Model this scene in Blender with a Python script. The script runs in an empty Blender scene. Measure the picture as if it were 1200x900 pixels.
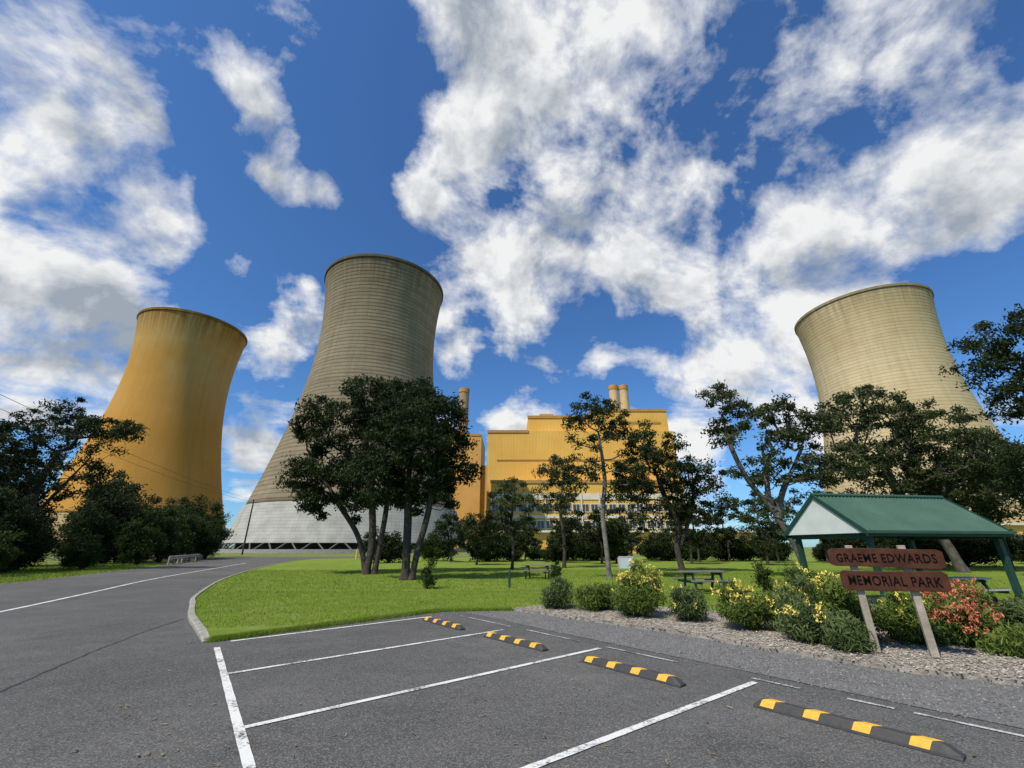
import bpy, math, numpy as np
from mathutils import Vector
R=math.radians
scene=bpy.context.scene
COL=scene.collection
scene.view_settings.view_transform='Standard'
scene.view_settings.look='None'
scene.view_settings.exposure=0
# ------------------------------------------------------------ helpers
def node(nt,typ,ins=None,**at):
    n=nt.nodes.new(typ)
    for k,v in at.items(): setattr(n,k,v)
    for k,v in (ins or {}).items():
        s=n.inputs[k]
        if isinstance(v,bpy.types.NodeSocket): nt.links.new(v,s)
        else: s.default_value=v
    return n
def math_(nt,op,a,b=0.0,c=None,clamp=False):
    ins={0:a,1:b}
    if c is not None: ins[2]=c
    return node(nt,'ShaderNodeMath',ins,operation=op,use_clamp=clamp).outputs[0]
def vmath(nt,op,a,b=None):
    ins={0:a}
    if b is not None: ins[1]=b
    return node(nt,'ShaderNodeVectorMath',ins,operation=op)
def c4(c): return (c[0],c[1],c[2],1)
def mix(nt,f,a,b,mode='MIX'):
    if isinstance(a,tuple): a=c4(a)
    if isinstance(b,tuple): b=c4(b)
    return node(nt,'ShaderNodeMixRGB',{'Fac':f,'Color1':a,'Color2':b},blend_type=mode).outputs[0]
def mrange(nt,v,a,b,c=0.0,d=1.0,smooth=False):
    n=node(nt,'ShaderNodeMapRange',{'Value':v,'From Min':a,'From Max':b,'To Min':c,'To Max':d})
    if smooth: n.interpolation_type='SMOOTHSTEP'
    return n.outputs[0]
def noise(nt,co,scale,detail=4,rough=.55,dist=0.0):
    return node(nt,'ShaderNodeTexNoise',{'Vector':co,'Scale':scale,'Detail':detail,'Roughness':rough,'Distortion':dist}).outputs[0]
def newmat(name):
    m=bpy.data.materials.new(name); m.use_nodes=True
    nt=m.node_tree; nt.nodes.clear()
    out=node(nt,'ShaderNodeOutputMaterial')
    b=node(nt,'ShaderNodeBsdfPrincipled')
    nt.links.new(b.outputs[0],out.inputs[0])
    co=node(nt,'ShaderNodeTexCoord').outputs['Object']
    return m,nt,b,co,out
def bump(nt,b,h,strength=.3,dist=.02):
    bp=node(nt,'ShaderNodeBump',{'Height':h,'Strength':strength,'Distance':dist})
    nt.links.new(bp.outputs[0],b.inputs['Normal'])
def simple(name,c1,c2,scale=5,rough=.7,bmp=.2,detail=5,metal=0,bd=.02,spec=.3):
    m,nt,b,co,out=newmat(name)
    n=noise(nt,co,scale,detail)
    f=mrange(nt,n,.3,.7)
    nt.links.new(mix(nt,f,c1,c2),b.inputs['Base Color'])
    b.inputs['Roughness'].default_value=rough; b.inputs['Metallic'].default_value=metal
    b.inputs['Specular IOR Level'].default_value=spec
    if bmp: bump(nt,b,noise(nt,co,scale*6,4),bmp,bd)
    return m
def link(o,parent=None):
    COL.objects.link(o)
    if parent: o.parent=parent
    return o
def top(o,label,cat,group=None):
    o['label']=label; o['category']=cat
    if group: o['group']=group
    return o
def empty(name,loc,rz=0):
    e=bpy.data.objects.new(name,None); e.empty_display_size=.3
    e.location=loc; e.rotation_euler=(0,0,rz); return link(e)
def box(c,s,rz=0,rx=0,ry=0):
    x,y,z=[v/2 for v in s]
    V=np.array([(-x,-y,-z),(x,-y,-z),(x,y,-z),(-x,y,-z),(-x,-y,z),(x,-y,z),(x,y,z),(-x,y,z)],float)
    if rx: V=V@np.array([[1,0,0],[0,math.cos(rx),math.sin(rx)],[0,-math.sin(rx),math.cos(rx)]])
    if ry: V=V@np.array([[math.cos(ry),0,-math.sin(ry)],[0,1,0],[math.sin(ry),0,math.cos(ry)]])
    if rz: V=V@np.array([[math.cos(rz),math.sin(rz),0],[-math.sin(rz),math.cos(rz),0],[0,0,1]])
    return V+np.array(c),[(0,3,2,1),(4,5,6,7),(0,1,5,4),(1,2,6,5),(2,3,7,6),(3,0,4,7)]
def tube(P,rad,n=8,cap=True):
    P=np.array(P,float); m=len(P)
    rad=np.full(m,rad) if np.isscalar(rad) else np.array(rad)
    V=[];F=[]
    T=np.gradient(P,axis=0); T/=np.linalg.norm(T,axis=1)[:,None]+1e-9
    ref=np.array([1,0,0]) if abs(T[0][0])<.8 else np.array([0,1,0])
    A=np.cross(T[0],ref);A/=np.linalg.norm(A)
    for i in range(m):
        A=A-T[i]*A.dot(T[i]); A/=np.linalg.norm(A)+1e-9
        B=np.cross(T[i],A)
        for j in range(n):
            a=2*math.pi*j/n
            V.append(P[i]+rad[i]*(math.cos(a)*A+math.sin(a)*B))
    for i in range(m-1):
        for j in range(n):
            k=(j+1)%n
            F.append((i*n+j,i*n+k,(i+1)*n+k,(i+1)*n+j))
    if cap: F.append(tuple(range(n))[::-1]); F.append(tuple((m-1)*n+j for j in range(n)))
    return np.array(V),F
def mesh(name,geos,mat,parent=None,loc=(0,0,0),rz=0,bev=0,smooth=False):
    V=[];F=[];k=0
    for v,f in geos:
        V+= [tuple(p) for p in v]; F+=[tuple(i+k for i in q) for q in f]; k+=len(v)
    me=bpy.data.meshes.new(name); me.from_pydata(V,[],F); me.update()
    for mm in (mat if isinstance(mat,list) else [mat]): me.materials.append(mm)
    if smooth: me.polygons.foreach_set('use_smooth',[True]*len(me.polygons))
    o=bpy.data.objects.new(name,me); o.location=loc; o.rotation_euler=(0,0,rz)
    link(o,parent)
    if bev:
        b=o.modifiers.new('bevel','BEVEL'); b.width=bev; b.segments=2; b.limit_method='ANGLE'
    return o
def fast(name,V,k,mat,tone=None,parent=None,loc=(0,0,0)):
    V=np.asarray(V,dtype=np.float32).reshape(-1,3); n=len(V)//k
    me=bpy.data.meshes.new(name)
    me.vertices.add(len(V)); me.vertices.foreach_set('co',V.ravel())
    me.loops.add(len(V)); me.loops.foreach_set('vertex_index',np.arange(len(V),dtype=np.int32))
    me.polygons.add(n); me.polygons.foreach_set('loop_start',np.arange(n,dtype=np.int32)*k)
    if tone is not None:
        a=me.attributes.new('tone','FLOAT','POINT'); a.data.foreach_set('value',np.repeat(tone,k).astype(np.float32))
    me.update(calc_edges=True); me.materials.append(mat)
    o=bpy.data.objects.new(name,me); o.location=loc
    return link(o,parent)
def catmull(P,per=8):
    P=[np.array(p,float) for p in P]; P=[2*P[0]-P[1]]+P+[2*P[-1]-P[-2]]; out=[]
    for i in range(1,len(P)-2):
        for j in range(per):
            t=j/per
            out.append(.5*((2*P[i])+(-P[i-1]+P[i+1])*t+(2*P[i-1]-5*P[i]+4*P[i+1]-P[i+2])*t*t+(-P[i-1]+3*P[i]-3*P[i+1]+P[i+2])*t**3))
    out.append(P[-2]); return out
def sheet(name,pts,z,mat,skirt=0):
    n=len(pts); V=[(p[0],p[1],z) for p in pts]; F=[tuple(range(n))]
    if skirt:
        V+=[(p[0],p[1],z-skirt) for p in pts]
        F+=[(i,i+n,(i+1)%n+n,(i+1)%n) for i in range(n)]
    o=mesh(name,[(np.array(V),F)],mat); o['kind']='structure'; return o
def ribbon(pts,w,z,off=0):
    P=np.array([(p[0],p[1]) for p in pts],float); T=np.gradient(P,axis=0); T/=np.linalg.norm(T,axis=1)[:,None]
    N=np.stack([-T[:,1],T[:,0]],1); w=np.asarray(w,float).reshape(-1,1) if not np.isscalar(w) else w
    A=P+N*(off-w/2); B=P+N*(off+w/2); n=len(P)
    V=[(a[0],a[1],z) for a in A]+[(b[0],b[1],z) for b in B]
    return np.array(V),[(i,i+1,n+i+1,n+i) for i in range(n-1)]
def inpoly(X,Y,poly):
    c=np.zeros(len(X),bool); n=len(poly)
    for i in range(n):
        x1,y1=poly[i][0],poly[i][1]; x2,y2=poly[i-1][0],poly[i-1][1]
        if y1==y2: continue
        c^=((y1>Y)!=(y2>Y))&(X<(x2-x1)*(Y-y1)/(y2-y1)+x1)
    return c
# ------------------------------------------------------------ camera
cam=bpy.data.objects.new('camera',bpy.data.cameras.new('camera')); COL.objects.link(cam)
cam.location=(0,0,1.55); cam.rotation_euler=(R(90+21.3),0,0)
cam.data.lens=14.7; cam.data.sensor_width=36; cam.data.clip_end=8000; cam.data.clip_start=.05
scene.camera=cam
# ------------------------------------------------------------ light
SAZ=-136; SEL=54
sd=Vector((math.sin(R(SAZ))*math.cos(R(SEL)),math.cos(R(SAZ))*math.cos(R(SEL)),math.sin(R(SEL))))
sl=bpy.data.lights.new('sun','SUN'); sl.energy=4.7; sl.angle=R(.5); sl.color=(1,.93,.82)
so=bpy.data.objects.new('sun',sl); COL.objects.link(so)
so.rotation_euler=sd.to_track_quat('Z','Y').to_euler()
w=bpy.data.worlds.new('World'); scene.world=w; w.use_nodes=True
nt=w.node_tree; nt.nodes.clear()
sky=node(nt,'ShaderNodeTexSky'); sky.sky_type='NISHITA'; sky.sun_disc=False
sky.sun_elevation=R(SEL); sky.sun_rotation=R(SAZ%360); sky.air_density=1.0; sky.dust_density=.4; sky.ozone_density=3
d=vmath(nt,'NORMALIZE',node(nt,'ShaderNodeTexCoord').outputs['Generated']).outputs[0]
sp=node(nt,'ShaderNodeSeparateXYZ',{0:d})
zc=math_(nt,'ADD',math_(nt,'MAXIMUM',sp.outputs[2],0.0),.22)
px=math_(nt,'DIVIDE',sp.outputs[0],zc); py=math_(nt,'DIVIDE',sp.outputs[1],zc)
# shear the cloud sheet so streets of cloud run away towards the upper right
qx=math_(nt,'ADD',math_(nt,'MULTIPLY',px,.72),math_(nt,'MULTIPLY',py,.30))
qy=math_(nt,'ADD',math_(nt,'MULTIPLY',px,-.40),math_(nt,'MULTIPLY',py,1.05))
pp=node(nt,'ShaderNodeCombineXYZ',{0:qx,1:qy,2:3.7}).outputs[0]
n1=noise(nt,pp,2.5,10,.59,.3)
dv=vmath(nt,'ADD',d,(7.3,2.1,4.4)).outputs[0]
n2=noise(nt,dv,6.0,10,.59,.2)
off=(sd.x*.05,sd.y*.05,sd.z*.05+.02)
n2b=noise(nt,vmath(nt,'ADD',dv,off).outputs[0],6.0,6,.56,.2)
n3=noise(nt,pp,1.5,4,.5,.3)
blobs=[
((-1.15,.66,1.06),.20,.9),((-1.1,.72,.88),.17,1),((-.98,.80,.72),.18,1.15),((-1.12,.85,.6),.2,1.15),((-.86,.74,.84),.09,.9),((-1.2,.89,.5),.12,.6),((-1.02,.86,.55),.12,1.1),((-.86,.81,.70),.07,.8),((-.95,.70,.97),.08,.6),
((-.66,.65,1.06),.06,.8),((-.60,.68,.98),.06,.8),((-.55,.71,.92),.05,.6),((-.57,.76,.81),.06,1.1),((-.45,.765,.79),.045,1.1),((-.50,.80,.71),.03,.8),((-.66,.83,.62),.04,.9),
((-.1,.66,1.08),.17,1.0),((-.13,.73,.88),.12,1.0),((-.22,.77,.78),.08,1.1),((.1,.68,1.02),.14,1.0),((.35,.64,1.10),.16,1.0),((.0,.70,.95),.09,.7),
((.14,.79,.74),.09,.9),((.25,.76,.82),.12,1.0),((.35,.82,.66),.15,1.1),((.55,.79,.74),.19,1.3),((.75,.77,.78),.2,1.3),((.95,.73,.85),.2,1.2),((1.1,.69,.98),.22,1.15),((.75,.66,1.05),.22,1.2),((1.2,.78,.78),.14,.9),((.6,.83,.62),.14,1.2),((.60,.73,.88),.12,1.0),((.45,.86,.56),.10,.9),
((.0,.84,.60),.13,.9),((.08,.87,.5),.12,.9),((-.15,.90,.46),.07,.9),((.58,.90,.45),.12,1.3),((.7,.88,.5),.12,1.1),((.45,.92,.4),.08,1.0),((.18,.85,.58),.09,.9),
((.08,.94,.34),.09,1.5),((.0,.96,.28),.08,1.2),((.45,.96,.28),.10,1.2),((-.55,.9,.44),.09,1.4),((-.45,.88,.5),.07,.9),((-.62,.96,.26),.11,1.2),((-1.1,.95,.35),.12,1.2),((.95,.87,.5),.13,1.0),((-.13,.92,.40),.06,1.4),((.2,.91,.42),.06,1.0),
((-.48,.84,.58),.03,1.0),((-1.05,.98,.2),.14,.9),((.95,1,.2),.14,.9),((.4,1,.12),.15,.8),((-.3,1,.12),.15,.8),((-.55,1,.15),.10,1.0),((.25,.98,.2),.1,1.0),((.72,.97,.28),.08,1.0),
((-.34,.70,1.0),.13,-1.2),((-.33,.82,.63),.14,-1.3),((-.38,.77,.9),.08,-.7),((.46,.69,.98),.055,-1.1),((.55,.70,.95),.03,-.8),((.36,.71,.91),.05,-.6),((1.1,.83,.63),.12,-1.1),((1.22,.83,.6),.12,-1.2),((-.72,.84,.60),.08,-1.1),((-.74,.70,.97),.08,-1.1),((-.70,.78,.80),.06,-1.0),((.30,.89,.48),.04,-.7),((.85,.94,.36),.05,-.6),((.3,.94,.36),.06,-.9)]
acc=None
for c,r,wt in blobs:
    c=Vector(c).normalized()
    dd=node(nt,'ShaderNodeVectorMath',{0:d,1:tuple(c)},operation='DISTANCE').outputs['Value']
    v=mrange(nt,dd,r*1.4,0.0,0.0,wt,True)
    acc=v if acc is None else math_(nt,'ADD',acc,v)
acc=math_(nt,'MINIMUM',math_(nt,'MAXIMUM',acc,-1.3),1.2)
dens=math_(nt,'ADD',math_(nt,'MULTIPLY',n1,.80),math_(nt,'MULTIPLY',n2,.82))
dens=math_(nt,'ADD',dens,math_(nt,'MULTIPLY',acc,.16))
alpha=mrange(nt,dens,.855,1.03,0,1,False)
alpha=math_(nt,'POWER',alpha,1.05)
rel=math_(nt,'MULTIPLY',math_(nt,'SUBTRACT',n2b,n2),4.5)
th=mrange(nt,math_(nt,'ADD',dens,math_(nt,'MULTIPLY',math_(nt,'SUBTRACT',n3,.5),1.2)),.93,1.2,0,.85)
shade=math_(nt,'ADD',th,rel,clamp=True)
ccol=mix(nt,shade,(.90,.905,.91),(.35,.40,.47))
skyc=mix(nt,1.0,sky.outputs[0],(.52,.85,1.18),'MULTIPLY')
b1=node(nt,'ShaderNodeBackground',{'Color':skyc,'Strength':.12})
b2=node(nt,'ShaderNodeBackground',{'Color':ccol,'Strength':.98})
ms=node(nt,'ShaderNodeMixShader',{0:alpha,1:b1.outputs[0],2:b2.outputs[0]})
wo=node(nt,'ShaderNodeOutputWorld'); nt.links.new(ms.outputs[0],wo.inputs[0])
# ------------------------------------------------------------ materials
def asphalt():
    m,nt,b,co,out=newmat('asphalt')
    big=noise(nt,co,.22,5,.6); fine=noise(nt,co,55,4,.75); mid=noise(nt,co,1.7,7,.68)
    c=mix(nt,mrange(nt,big,.38,.62),(.078,.077,.072),(.125,.122,.112))
    c=mix(nt,mrange(nt,mid,.38,.68,0,.55),c,(.054,.054,.052))
    c=mix(nt,mrange(nt,noise(nt,co,.75,4,.5,.5),.60,.68,0,.45),c,(.044,.044,.043))
    sv=node(nt,'ShaderNodeTexVoronoi',{'Vector':co,'Scale':95}).outputs['Color']
    sc=node(nt,'ShaderNodeSeparateColor',{0:sv}).outputs[0]
    c=mix(nt,mrange(nt,sc,.62,1,0,.5),c,(.30,.29,.27))
    c=mix(nt,mrange(nt,sc,.35,0,0,.5),c,(.02,.02,.02))
    c=mix(nt,mrange(nt,fine,.52,.68,0,.35),c,(.22,.215,.2))
    nt.links.new(c,b.inputs['Base Color']); b.inputs['Roughness'].default_value=.88
    b.inputs['Specular IOR Level'].default_value=.2
    bump(nt,b,math_(nt,'ADD',fine,math_(nt,'MULTIPLY',sc,.5)),.6,.008); return m
M_ASPH=asphalt()
def gravel():
    m,nt,b,co,out=newmat('gravel')
    v=node(nt,'ShaderNodeTexVoronoi',{'Vector':co,'Scale':38})
    c=mix(nt,v.outputs['Color'],(.055,.055,.053),(.22,.215,.20))
    c=mix(nt,mrange(nt,noise(nt,co,1.3,5),.4,.65,0,.6),c,(.17,.16,.145))
    nt.links.new(c,b.inputs['Base Color']); b.inputs['Roughness'].default_value=.9
    bump(nt,b,v.outputs['Distance'],.8,.02); return m
M_GRAV=gravel()
def grassm(name,c1,c2,c3):
    m,nt,b,co,out=newmat(name)
    c=mix(nt,mrange(nt,noise(nt,co,.25,5,.6),.35,.65),c1,c2)
    c=mix(nt,mrange(nt,noise(nt,co,1.3,6,.65),.46,.70,0,.85),c,c3)
    f=noise(nt,co,45,3,.7)
    c=mix(nt,mrange(nt,f,.3,.6,.35,0),c,(.03,.06,.01))
    nt.links.new(c,b.inputs['Base Color']); b.inputs['Roughness'].default_value=.9
    b.inputs['Specular IOR Level'].default_value=.1
    bump(nt,b,f,.8,.05); return m
M_LAWN=grassm('lawn_grass',(.145,.225,.024),(.20,.285,.032),(.30,.32,.085))
M_GROUND=grassm('rough_grass',(.14,.19,.04),(.17,.22,.045),(.28,.26,.11))
M_MULCH=simple('mulch',(.20,.17,.13),(.43,.385,.315),9,.95,.8,8)
def paint(name,col,under=(.09,.09,.085),lo=.42):
    m,nt,b,co,out=newmat(name)
    n=math_(nt,'ADD',math_(nt,'MULTIPLY',noise(nt,co,30,5,.7),.6),math_(nt,'MULTIPLY',noise(nt,co,2.5,3),.4))
    c=mix(nt,mrange(nt,n,lo-.12,lo),under,col)
    nt.links.new(c,b.inputs['Base Color']); b.inputs['Roughness'].default_value=.75
    bump(nt,b,n,.2,.004); return m
M_LINE=paint('white_line_paint',(.66,.66,.62),lo=.50)
M_LINE2=paint('worn_line_paint',(.5,.5,.48),lo=.56)
M_CONC=simple('concrete',(.22,.21,.185),(.36,.34,.30),3,.9,.3,8)
M_KERB=simple('kerb_concrete',(.20,.19,.16),(.38,.36,.31),6,.95,.5,8)
M_BARK=simple('dark_bark',(.035,.027,.021),(.09,.075,.06),5,.95,.9,6,bd=.05)
M_PBARK=simple('pale_bark',(.085,.072,.058),(.25,.22,.185),3,.9,.5,6,bd=.03)
M_MBARK=simple('grey_bark',(.05,.042,.034),(.15,.13,.105),3,.9,.5,6,bd=.03)
def leafm(name,dark,light,warm=None,trans=.25):
    m,nt,b,co,out=newmat(name)
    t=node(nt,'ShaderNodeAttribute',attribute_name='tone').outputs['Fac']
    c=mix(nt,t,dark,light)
    if warm: c=mix(nt,mrange(nt,noise(nt,co,1.2,3),.5,.7,0,.6),c,warm)
    nt.links.new(c,b.inputs['Base Color']); b.inputs['Roughness'].default_value=.65
    b.inputs['Specular IOR Level'].default_value=.12
    tr=node(nt,'ShaderNodeBsdfTranslucent',{'Color':c})
    ms=node(nt,'ShaderNodeMixShader',{0:trans,1:b.outputs[0],2:tr.outputs[0]})
    nt.links.new(ms.outputs[0],out.inputs[0]); return m
L_GUM=leafm('gum_leaves',(.020,.033,.012),(.088,.112,.040),(.092,.094,.036),.28)
L_DARK=leafm('dark_leaves',(.009,.018,.006),(.046,.066,.020),(.048,.051,.020),.25)
L_BUSH=leafm('bush_leaves',(.018,.036,.009),(.075,.108,.026),None,.28)
L_GREV=leafm('grevillea_leaves',(.055,.09,.018),(.23,.30,.06))
L_GREY=leafm('grey_green_leaves',(.05,.08,.028),(.19,.25,.085))
L_BLADE=leafm('grass_blades',(.13,.21,.018),(.27,.36,.045),(.31,.33,.09),.3)
M_YEL=simple('yellow_blossom',(.74,.57,.07),(.84,.72,.20),40,.7,0)
M_RED=simple('coral_blossom',(.56,.11,.05),(.72,.26,.16),40,.7,0)
# ------------------------------------------------------------ ground
g=mesh('ground',[(np.array([(-4000,-4000,-.03),(4000,-4000,-.03),(4000,4000,-.03),(-4000,4000,-.03)]),[(0,1,2,3)])],M_GROUND); g['kind']='structure'
asp=catmull([(-17,-30),(-18.5,0),(-20,12),(-22.8,20.6),(-27.9,33),(-34,46),(-42,58),(-70,64)],6)+[(-70,74),(140,92),(140,82),(20,60),(40,-30)]
sheet('road',asp,0,M_ASPH)
O=np.array([2.98,6.11]); D=np.array([.77,.638]); E=np.array([.638,-.77])
def lot(d_,e_): p=O+D*d_+E*e_; return (p[0],p[1])
KP=[(-5.3,8.5),(-6.2,9.6),(-7.5,11.2),(-8.9,13.2),(-10.6,15.8),(-14.4,23.1),(-18.6,33),(-22.6,44),(-26,56),(-25,64),(-15,70.5)]
K=catmull(KP,8)
front=[lot(0.1,-7.75),(.1,12.35)]
bedfront=[(.1,12.35),(1.6,10.8),(3.2,9.2),(4.25,7.75),(5.15,6.7),(6.3,6.0),(8.5,5.1),(12,4.1)]
bf=catmull(bedfront,6)
rj=np.random.default_rng(21)
f0=np.array(K[0]); f1=np.array(front[0]); f2=np.array(front[1])
fl=[tuple(f0+(f1-f0)*t+rj.normal(0,.025,2)) for t in np.linspace(.04,1,26)]+[tuple(f1+(f2-f1)*t+rj.normal(0,.02,2)) for t in np.linspace(.1,.95,9)]
lawn=[tuple(p) for p in K][::-1]+fl+[tuple(p) for p in bf]+[(40,0),(60,20),(110,78),(60,80)]
sheet('lawn',lawn,.05,M_LAWN,.07)
def kerb(pts):
    P=np.array(pts); T=np.gradient(P,axis=0); T/=np.linalg.norm(T,axis=1)[:,None]; N=np.stack([T[:,1],-T[:,0]],1)
    n=len(P); prof=[(-.13,-.02),(-.125,.05),(-.10,.078),(.0,.082),(.0,-.02)]
    V=[];F=[]
    for i in range(n):
        s=min(1,.25+i/6)
        for o_,z in prof: V.append((P[i][0]+N[i][0]*o_,P[i][1]+N[i][1]*o_,z*(s if z>0 else 1)))
    m=len(prof)
    for i in range(n-1):
        for j in range(m-1): F.append((i*m+j,i*m+j+1,(i+1)*m+j+1,(i+1)*m+j))
    F.append(tuple(range(m)))
    return np.array(V),F
ko=mesh('kerb',[kerb([tuple(p) for p in K][:66])],M_KERB); ko['kind']='structure'
grav=[lot(.6,-8.2)]+[(.1,12.5)]+[(p[0]+.3,p[1]+.3) for p in bf]+[(12,1),lot(.5,7),lot(.38,4),lot(.42,0),lot(.45,-4)]
sheet('gravel_verge',grav,.006,M_GRAV)
bedback=[(12,8.6),(9,9.6),(6.5,10.4),(5,11.8),(3,12.7),(1,13.0)]
bedpoly=[(p[0]-.05+rj.normal(0,.03),p[1]-.08+rj.normal(0,.03)) for p in bf]+[tuple(p) for p in catmull(bedback,5)]
sheet('garden_bed',bedpoly,.062,M_MULCH,.065)
rng=np.random.default_rng(4)
def scatter(poly,n,z,yp=1.0):
    P=np.array([(p[0],p[1]) for p in poly]); lo_=P.min(0); hi=P.max(0)
    X=rng.uniform(lo_[0],hi[0],n); Y=lo_[1]+(hi[1]-lo_[1])*rng.uniform(0,1,n)**yp
    k=inpoly(X,Y,P); return X[k],Y[k]
def flakes(X,Y,z0,lmin,lmax,wmin,wmax,name,mat,tp):
    n=len(X); a=rng.uniform(0,6.28,n); l=rng.uniform(lmin,lmax,n); wd=rng.uniform(wmin,wmax,n); h=rng.uniform(.0,.02,n)*(1 if z0>.03 else .2); t1=rng.uniform(-.35,.35,n)*l; t2=rng.uniform(-.3,.3,n)*wd
    cx,sx=np.cos(a),np.sin(a); z=z0+h+np.abs(t1)*.5
    V=np.stack([np.stack([X-cx*l-sx*wd,Y-sx*l+cx*wd,z+t2],1),np.stack([X-cx*l+sx*wd,Y-sx*l-cx*wd,z-t2],1),np.stack([X+cx*l+sx*wd,Y+sx*l-cx*wd,z+t1],1),np.stack([X+cx*l-sx*wd,Y+sx*l+cx*wd,z+t1],1)],1)
    o=fast(name,V,4,mat,rng.uniform(0,1,n)**tp); o['kind']='stuff'
X,Y=scatter(bedpoly,90000,0); n=len(X)
M_CHIP=leafm('wood_chips',(.16,.13,.095),(.63,.575,.49),None,.0)
flakes(X+rng.normal(0,.06,n),Y+rng.normal(0,.06,n),.066,.008,.03,.004,.012,'wood_chips',M_CHIP,1.0)
def stones(poly,cnt,smin,smax,name,jit=0,zb=.004):
    X,Y=scatter(poly,cnt,0); n=len(X); s=rng.uniform(smin,smax,n); X=X+rng.normal(0,jit,n); Y=Y+rng.normal(0,jit,n)
    ang=rng.uniform(0,6.28,n)
    cs=[np.stack([X+s*np.cos(ang+k*math.pi/2)*rng.uniform(.7,1.3,n),Y+s*np.sin(ang+k*math.pi/2)*rng.uniform(.7,1.3,n),np.full(n,zb)],1) for k in range(4)]
    tp=np.stack([X+rng.uniform(-.3,.3,n)*s,Y+rng.uniform(-.3,.3,n)*s,.006+s*.9],1)
    V=np.concatenate([np.stack([cs[k],cs[(k+1)%4],tp],1) for k in range(4)],0)
    tn=rng.uniform(0,1,n)**1.6
    o=fast(name,V,3,M_STONE,np.tile(tn,4)); o['kind']='stuff'
M_STONE=leafm('stone_chips',(.05,.05,.05),(.34,.33,.31),None,0)
stones(grav,70000,.004,.013,'gravel_stones',.06)
litter=[(-5.6,8.3),(-1.7,11.4),(.2,11.9),(.3,12.3),(-1.8,12.0),(-5.7,8.7)]
stones(litter,9000,.004,.012,'grit_along_edge',.05)
M_LIT=leafm('fallen_leaves',(.10,.065,.035),(.32,.24,.14),None,0)
X,Y=scatter([(-3,2.5),(-6,9),(0,12.5),(3,9),(7,4),(4,2)],900,0)
flakes(X,Y,.010,.012,.035,.003,.008,'fallen_leaves',M_LIT,1)
# grass blades
Vs=[];ts=[]
def blades(X,Y,hh,ww,zb,sp_):
    n=len(X); a=rng.uniform(0,6.28,n); hz=hh*rng.uniform(.3,1.2,n)
    Vs.append(np.stack([np.stack([X-np.cos(a)*ww,Y-np.sin(a)*ww,np.full(n,zb)],1),np.stack([X+np.cos(a)*ww,Y+np.sin(a)*ww,np.full(n,zb)],1),np.stack([X+rng.normal(0,sp_,n),Y+rng.normal(0,sp_,n),zb+hz],1)],1).reshape(-1,3)); ts.append(rng.uniform(0,1,n))
for cnt,reg,hh,ww in ((170000,[(-12,8),(0.5,11),(9,8),(14,8),(20,17),(-16,17)],.05,.006),(90000,[(-16,17),(20,17),(30,32),(-22,32)],.07,.011)):
    X,Y=scatter(reg,cnt,0)
    k=inpoly(X,Y,lawn)&~inpoly(X,Y,bedpoly); blades(X[k],Y[k],hh,ww,.048,.02)
t=rng.uniform(0,1,2600)
SX=np.where(t<.8,f0[0]+(f1[0]-f0[0])*t/.8,f1[0]+(f2[0]-f1[0])*(t-.8)/.2); SY=np.where(t<.8,f0[1]+(f1[1]-f0[1])*t/.8,f1[1]+(f2[1]-f1[1])*(t-.8)/.2)
SX=np.repeat(SX,14)+rng.normal(0,.045,2600*14); SY=np.repeat(SY,14)+rng.normal(0,.045,2600*14)
blades(SX,SY,.085,.004,.004,.03)
vg=[(-20.2,12),(-22.9,20.6),(-28,33),(-34,45),(-44,45),(-40,12)]
X,Y=scatter(vg,60000,0); blades(X,Y,.13,.015,-.03,.03)
o=fast('grass',np.concatenate(Vs),3,L_BLADE,np.concatenate(ts)); o['kind']='stuff'
# markings
def line(name,a,b,wd,mat,z=.008):
    n=max(3,int(math.hypot(b[0]-a[0],b[1]-a[1])/.12)); a=np.array(a);b=np.array(b)
    P=[tuple(a+(b-a)*t) for t in np.linspace(0,1,n)]
    ww=wd*(1+rj.normal(0,.035,n))
    o=mesh(name,[ribbon(P,ww,z)],mat); o['kind']='structure'; return o
for a,b in (((-4.95,8.5),(-1.93,11.3)),((-3.72,6.48),(-.17,9.6)),((-2.47,4.72),(1.44,7.96)),((-1.12,3.03),(2.98,6.11)),((.25,1.25),(4.5,4.3))):
    line('parking_bay_line',a,b,.08,M_LINE)
line('parking_bay_line',(-4.86,7.99),(.5,.53),.085,M_LINE,.012)
for a,b in ((-2.4,-1.1),(-.1,.45),(.9,1.3),(1.45,3.4),(-6.8,-4.9),(-4.4,-3.0)):
    line('parking_edge_line',lot(.15,a),lot(.15,b),.055,M_LINE2)
cl=catmull([(-10.8,5),(-12,9),(-13.1,12.1),(-15.6,17.5),(-18.8,24.3),(-22.9,35),(-27.5,47)],8)
o=mesh('road_centre_line',[ribbon([tuple(p) for p in cl],.13,.008)],M_LINE); o['kind']='structure'
M_SEAM=simple('bitumen_seam',(.022,.022,.022),(.06,.06,.058),20,.8,.3)
sm=catmull([(-7.6,11.0),(-7.2,9.4),(-6.6,7.6),(-5.9,5.8),(-5.3,4.0),(-5.0,1)],14)
P=[(p[0]+rj.normal(0,.012),p[1]+rj.normal(0,.012)) for p in sm]
o=mesh('road_seam',[ribbon(P,.022*(1+rj.normal(0,.35,len(P))),.005)],M_SEAM); o['kind']='structure'
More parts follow.
